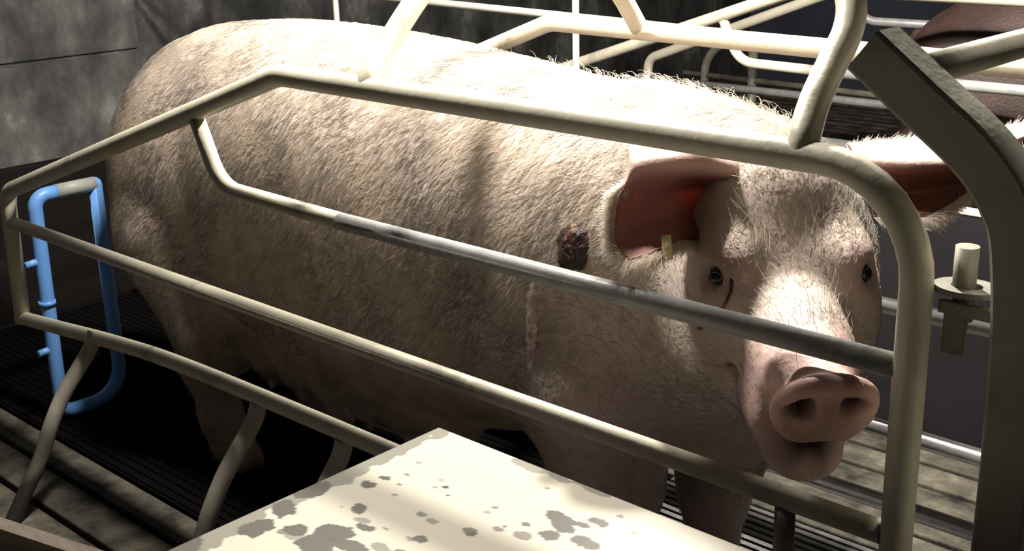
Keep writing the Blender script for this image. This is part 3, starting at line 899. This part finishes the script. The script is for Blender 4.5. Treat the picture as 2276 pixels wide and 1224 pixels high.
# ---- bristles
def coat(nhair, seed, ridge=False):
    rng = np.random.default_rng(seed)
    v = pos; q = quads
    tri = np.concatenate([q[:, [0, 1, 2]], q[:, [0, 2, 3]]])
    a, b, c = v[tri[:, 0]], v[tri[:, 1]], v[tri[:, 2]]
    n = np.cross(b - a, c - a); ar = np.linalg.norm(n, axis=1); nrm = n / (ar[:, None] + 1e-12)
    cen = (a + b + c) / 3
    l = (cen - HM) @ HB.T
    w = ar.copy()
    w *= 1 - 0.97 * sstep(0.10, 0.17, l[:, 0])
    w *= np.where(cen[:, 2] < 0.22, 0.2, 1.0)
    for s in (-1, 1):
        d = np.linalg.norm(l - np.array([0.010, s * 0.090, 0.0]), axis=1)
        w *= sstep(0.014, 0.04, d)
    if ridge: w *= (nrm[:, 2] > 0.55) * (cen[:, 0] > 0.1) * sstep(0.1, 0.5, cen[:, 0])
    pick = rng.choice(len(w), nhair, p=w / w.sum())
    r1, r2 = rng.random(nhair), rng.random(nhair); sw = r1 + r2 > 1
    r1[sw], r2[sw] = 1 - r1[sw], 1 - r2[sw]
    root = a[pick] + (b[pick] - a[pick]) * r1[:, None] + (c[pick] - a[pick]) * r2[:, None]
    N = nrm[pick]; lo = l[pick]
    flow = np.tile(np.array([-0.80, 0.0, -0.50]), (nhair, 1))
    flow[:, 2] -= 0.15 * (1 - np.abs(N[:, 2]))
    flow += np.array([0, -1, 0]) * ((root[:, 1] < 0.352) * np.clip(N[:, 2], 0, 1) * 0.5)[:, None] + np.array([0, 1, 0]) * ((root[:, 1] > 0.352) * np.clip(N[:, 2], 0, 1) * 0.5)[:, None]
    hd = sstep(-0.20, -0.05, lo[:, 0])
    flow = lerp(flow, np.tile(-HF * 0.9 + HU * 0.1, (nhair, 1)), hd[:, None])
    jit = rng.normal(0, 0.28, (nhair, 3)); flow = flow + jit
    # clumping: a slow wavy swirl
    ph = np.sin(root @ np.array([21.0, 9.0, 33.0])) + np.sin(root @ np.array([-13.0, 27.0, 17.0]) + 1.3)
    flow += np.stack([0.12 * ph, 0 * ph, 0.22 * ph], 1)
    flow -= N * (flow * N).sum(1)[:, None]
    flow /= np.linalg.norm(flow, axis=1, keepdims=True) + 1e-9
    ln = rng.uniform(0.014, 0.026, nhair)
    lift = rng.uniform(0.16, 0.38, nhair)
    ln *= lerp(1.0, 0.62, hd)
    tuft = np.zeros(nhair)
    for (ta, tb, tc_, tr) in ((-0.10, 0.13, -0.01, 0.06), (-0.05, 0.07, 0.01, 0.035), (-0.15, 0.03, 0.06, 0.06)):
        tuft = np.maximum(tuft, np.exp(-((lo - np.array([ta, tb, tc_])) ** 2).sum(1) / tr ** 2))
    ln *= 1 + 0.9 * tuft; lift += 0.5 * tuft * rng.random(nhair)
    if ridge:
        ln = rng.uniform(0.020, 0.042, nhair); lift = rng.uniform(0.4, 1.1, nhair)
    K = 4
    P = np.zeros((nhair, K, 3)); t = np.linspace(0, 1, K)
    for k in range(K):
        s_ = t[k]
        P[:, k] = root + N * (-0.001) + (flow * s_ + N * (lift * (s_ - 0.55 * s_ * s_))[:, None] + np.array([0, 0, -0.10]) * s_ ** 2) * ln[:, None]
    cu = bpy.data.hair_curves.new('coat')
    cu.add_curves([K] * nhair)
    cu.attributes['position'].data.foreach_set('vector', P.astype(np.float32).ravel())
    rad = cu.attributes.new('radius', 'FLOAT', 'POINT') if 'radius' not in cu.attributes else cu.attributes['radius']
    rr = np.tile(np.array([0.00026, 0.00024, 0.00018, 0.00007]), (nhair, 1)) * rng.uniform(0.8, 1.25, (nhair, 1))
    rad.data.foreach_set('value', rr.astype(np.float32).ravel())
    return cu
def ear_fur(G, nhair, seed, side, ymin):
    """fine fur over the outer face of an ear, longest along its rim"""
    rng = np.random.default_rng(seed)
    nu, nv = G.shape[:2]
    du = np.gradient(G, axis=0); dv = np.gradient(G, axis=1)
    N = np.cross(du, dv); N /= np.linalg.norm(N, axis=2, keepdims=True) + 1e-9
    u = rng.random(nhair) ** 0.8; v = rng.random(nhair)
    rimm = rng.random(nhair) < 0.7
    e = rng.integers(0, 3, nhair)
    u = np.where(rimm & (e == 0), 1 - 0.03 * rng.random(nhair), u)
    v = np.where(rimm & (e == 1), 0.04 * rng.random(nhair), v)
    v = np.where(rimm & (e == 2), 1 - 0.04 * rng.random(nhair), v)
    def samp(A):
        a, b = u * (nu - 1), v * (nv - 1)
        i, j = np.minimum(a.astype(int), nu - 2), np.minimum(b.astype(int), nv - 2)
        fa, fb_ = (a - i)[:, None], (b - j)[:, None]
        return (A[i, j] * (1 - fa) + A[i + 1, j] * fa) * (1 - fb_) + (A[i, j + 1] * (1 - fa) + A[i + 1, j + 1] * fa) * fb_
    root, n_, tu, tv = samp(G), samp(N) * side, samp(du), samp(dv)
    tu /= np.linalg.norm(tu, axis=1, keepdims=True); tv /= np.linalg.norm(tv, axis=1, keepdims=True)
    out = tu * 0.8 + tv * (np.where(v < 0.06, -1.0, np.where(v > 0.94, 1.0, 0.0)))[:, None] + rng.normal(0, 0.25, (nhair, 3))
    ln = np.where(rimm, rng.uniform(0.010, 0.024, nhair), rng.uniform(0.006, 0.012, nhair))
    root = root + n_ * 0.003
    P = np.stack([root + (out * t + n_ * 0.35 * (t - 0.6 * t * t)) * ln[:, None] for t in (0, 0.35, 0.7, 1.0)], 1)
    cu = bpy.data.hair_curves.new('ear_fur'); cu.add_curves([4] * nhair)
    cu.attributes['position'].data.foreach_set('vector', P.astype(np.float32).ravel())
    rad = cu.attributes.new('radius', 'FLOAT', 'POINT') if 'radius' not in cu.attributes else cu.attributes['radius']
    rad.data.foreach_set('value', np.tile(np.array([0.00032, 0.0003, 0.00022, 0.00008]), nhair).astype(np.float32))
    return cu
M_EARFUR = hair_mat('white_ear_fur', (0.85, 0.78, 0.70))
M_HAIR = hair_mat('pale_bristles', (0.66, 0.595, 0.485), dirty=True)
for nm, cnt, sd, rg in (('coat', 220000, 3, False), ('crest_bristles', 2600, 8, True)):
    cu = coat(cnt, sd, rg)
    cu.materials.append(M_HAIR)
    o = bpy.data.objects.new(nm, cu); COL.objects.link(o); o.parent = sow
    o.location = -Vector(sow.location)
    o['kind'] = 'stuff'

for G_, sd_, side_ in ((e1G, 21, 1 - 2 * (EAR_IN1 == 0)), (e2G, 22, 1 - 2 * (EAR_IN2 == 0))):
    cu = ear_fur(G_, 16000, sd_, side_, 0)
    cu.materials.append(M_EARFUR)
    o = bpy.data.objects.new('ear_fur', cu); COL.objects.link(o); o.parent = sow
    o.location = -Vector(sow.location); o['kind'] = 'stuff'

# ------------------------------------------------------------------ neighbours and background
dup(near, (-0.10, 1.735, 0.0), 'dim cream steel crate side of the neighbouring pen, near one, beyond the sow')
dup(farp, (-0.10, 2.44, 0.0), 'dim steel crate side of the neighbouring pen, farthest from the sow')
pd = thing('pen_divider', 'dark purple grey divider panel behind the far crate side', 'panel', None, (0.4, 1.31, 0.0))
boxes('panel_board', [((-1.8, 1.30, 0.0), (2.6, 1.325, 0.522))], M_DIV, pd, 0.003)
boxes('top_strip', [((-1.8, 1.297, 0.522), (2.6, 1.328, 0.532))], M_PIPE, pd, 0.002)
# second sow, reddish brown, in the neighbouring crate: only her rump is in view
t2 = thing('sow', 'reddish brown sow standing in the neighbouring crate, only her rump in view', 'pig', None, (0.98, 2.087, 0.0))
me2 = bpy.data.meshes.new('brown_sow_body')
me2 = me.copy(); me2.name = 'brown_sow_body'
me2.materials.clear()
M_BROWN = noise_mat('reddish_brown_coat', [(0.3, (0.02, 0.011, 0.009)), (0.6, (0.045, 0.022, 0.018)), (0.8, (0.075, 0.040, 0.033))], 9, 8, 0.6, 0, 0.5, 160)
me2.materials.append(M_BROWN); me2.materials.append(M_BROWN)
o = bpy.data.objects.new('sow_body', me2); COL.objects.link(o); o.parent = t2
o.location = -Vector(sow.location)

# rounded rail fence far behind and a small blue drinker
rf = thing('pen_fence', 'dim grey round cornered pipe fence in the dark behind the crates', 'fence', None, (-1.2, 2.95, 0))
tube('fence_frame', fillet([(-1.22, 2.95, 0.0), (-1.22, 2.95, 0.60), (-0.3, 2.95, 0.575)], [0.13]), 0.017, M_DARKSTEEL, rf)
tube('fence_rail', [(-1.32, 2.95, 0.462), (0.9, 2.95, 0.43)], 0.012, M_DARKSTEEL, rf)
tube('fence_post', [(-1.0, 2.95, 0.0), (-1.0, 2.95, 0.59)], 0.018, M_DARKSTEEL, rf)
bd = thing('drinker', 'small bright blue drinker hanging beyond the sow shoulders', 'drinker', None, (-0.315, 1.2, 0.0))
tube('drinker_cup', [(-0.325, 1.2, 0.735), (-0.300, 1.2, 0.728)], 0.012, M_BLUE, bd, 16)
tube('drinker_pipe', [(-0.425, 1.2, 0.742), (-0.325, 1.2, 0.735)], 0.006, M_BLUE, bd, 12)
# loose board on the floor
bm_dir = np.array([0.97, 0.242])
def board():
    V, F = box_geo((-0.42, -0.016, 0.0), (0.45, 0.016, 0.055))
    c, s_ = bm_dir
    V = [(-0.64 + x * c - y * s_, -0.285 + x * s_ + y * c, z) for x, y, z in V]
    return mesh_from(V, F)
tag(link('board', board(), M_BOARD, None, False), 'narrow brown board lying on the slatted floor in the corner', 'board')

wp = thing('water_pipe', 'thin pale water pipe with drop pipes running above the sow back', 'pipe', None, (-0.5, 1.2, 0.0))
tube('pipe_run', [(-2.5, 1.2, 0.93), (-1.079, 1.2, 0.903), (-0.467, 1.2, 0.886), (0.0, 1.2, 0.872)], 0.010, M_PIPE, wp)
tube('drop_pipe', [(-0.425, 1.2, 1.3), (-0.425, 1.2, 0.0)], 0.0085, M_PIPE, wp)
tube('drop_pipe', [(-1.347, 1.2, 1.3), (-1.347, 1.2, 0.0)], 0.0085, M_PIPE, wp)
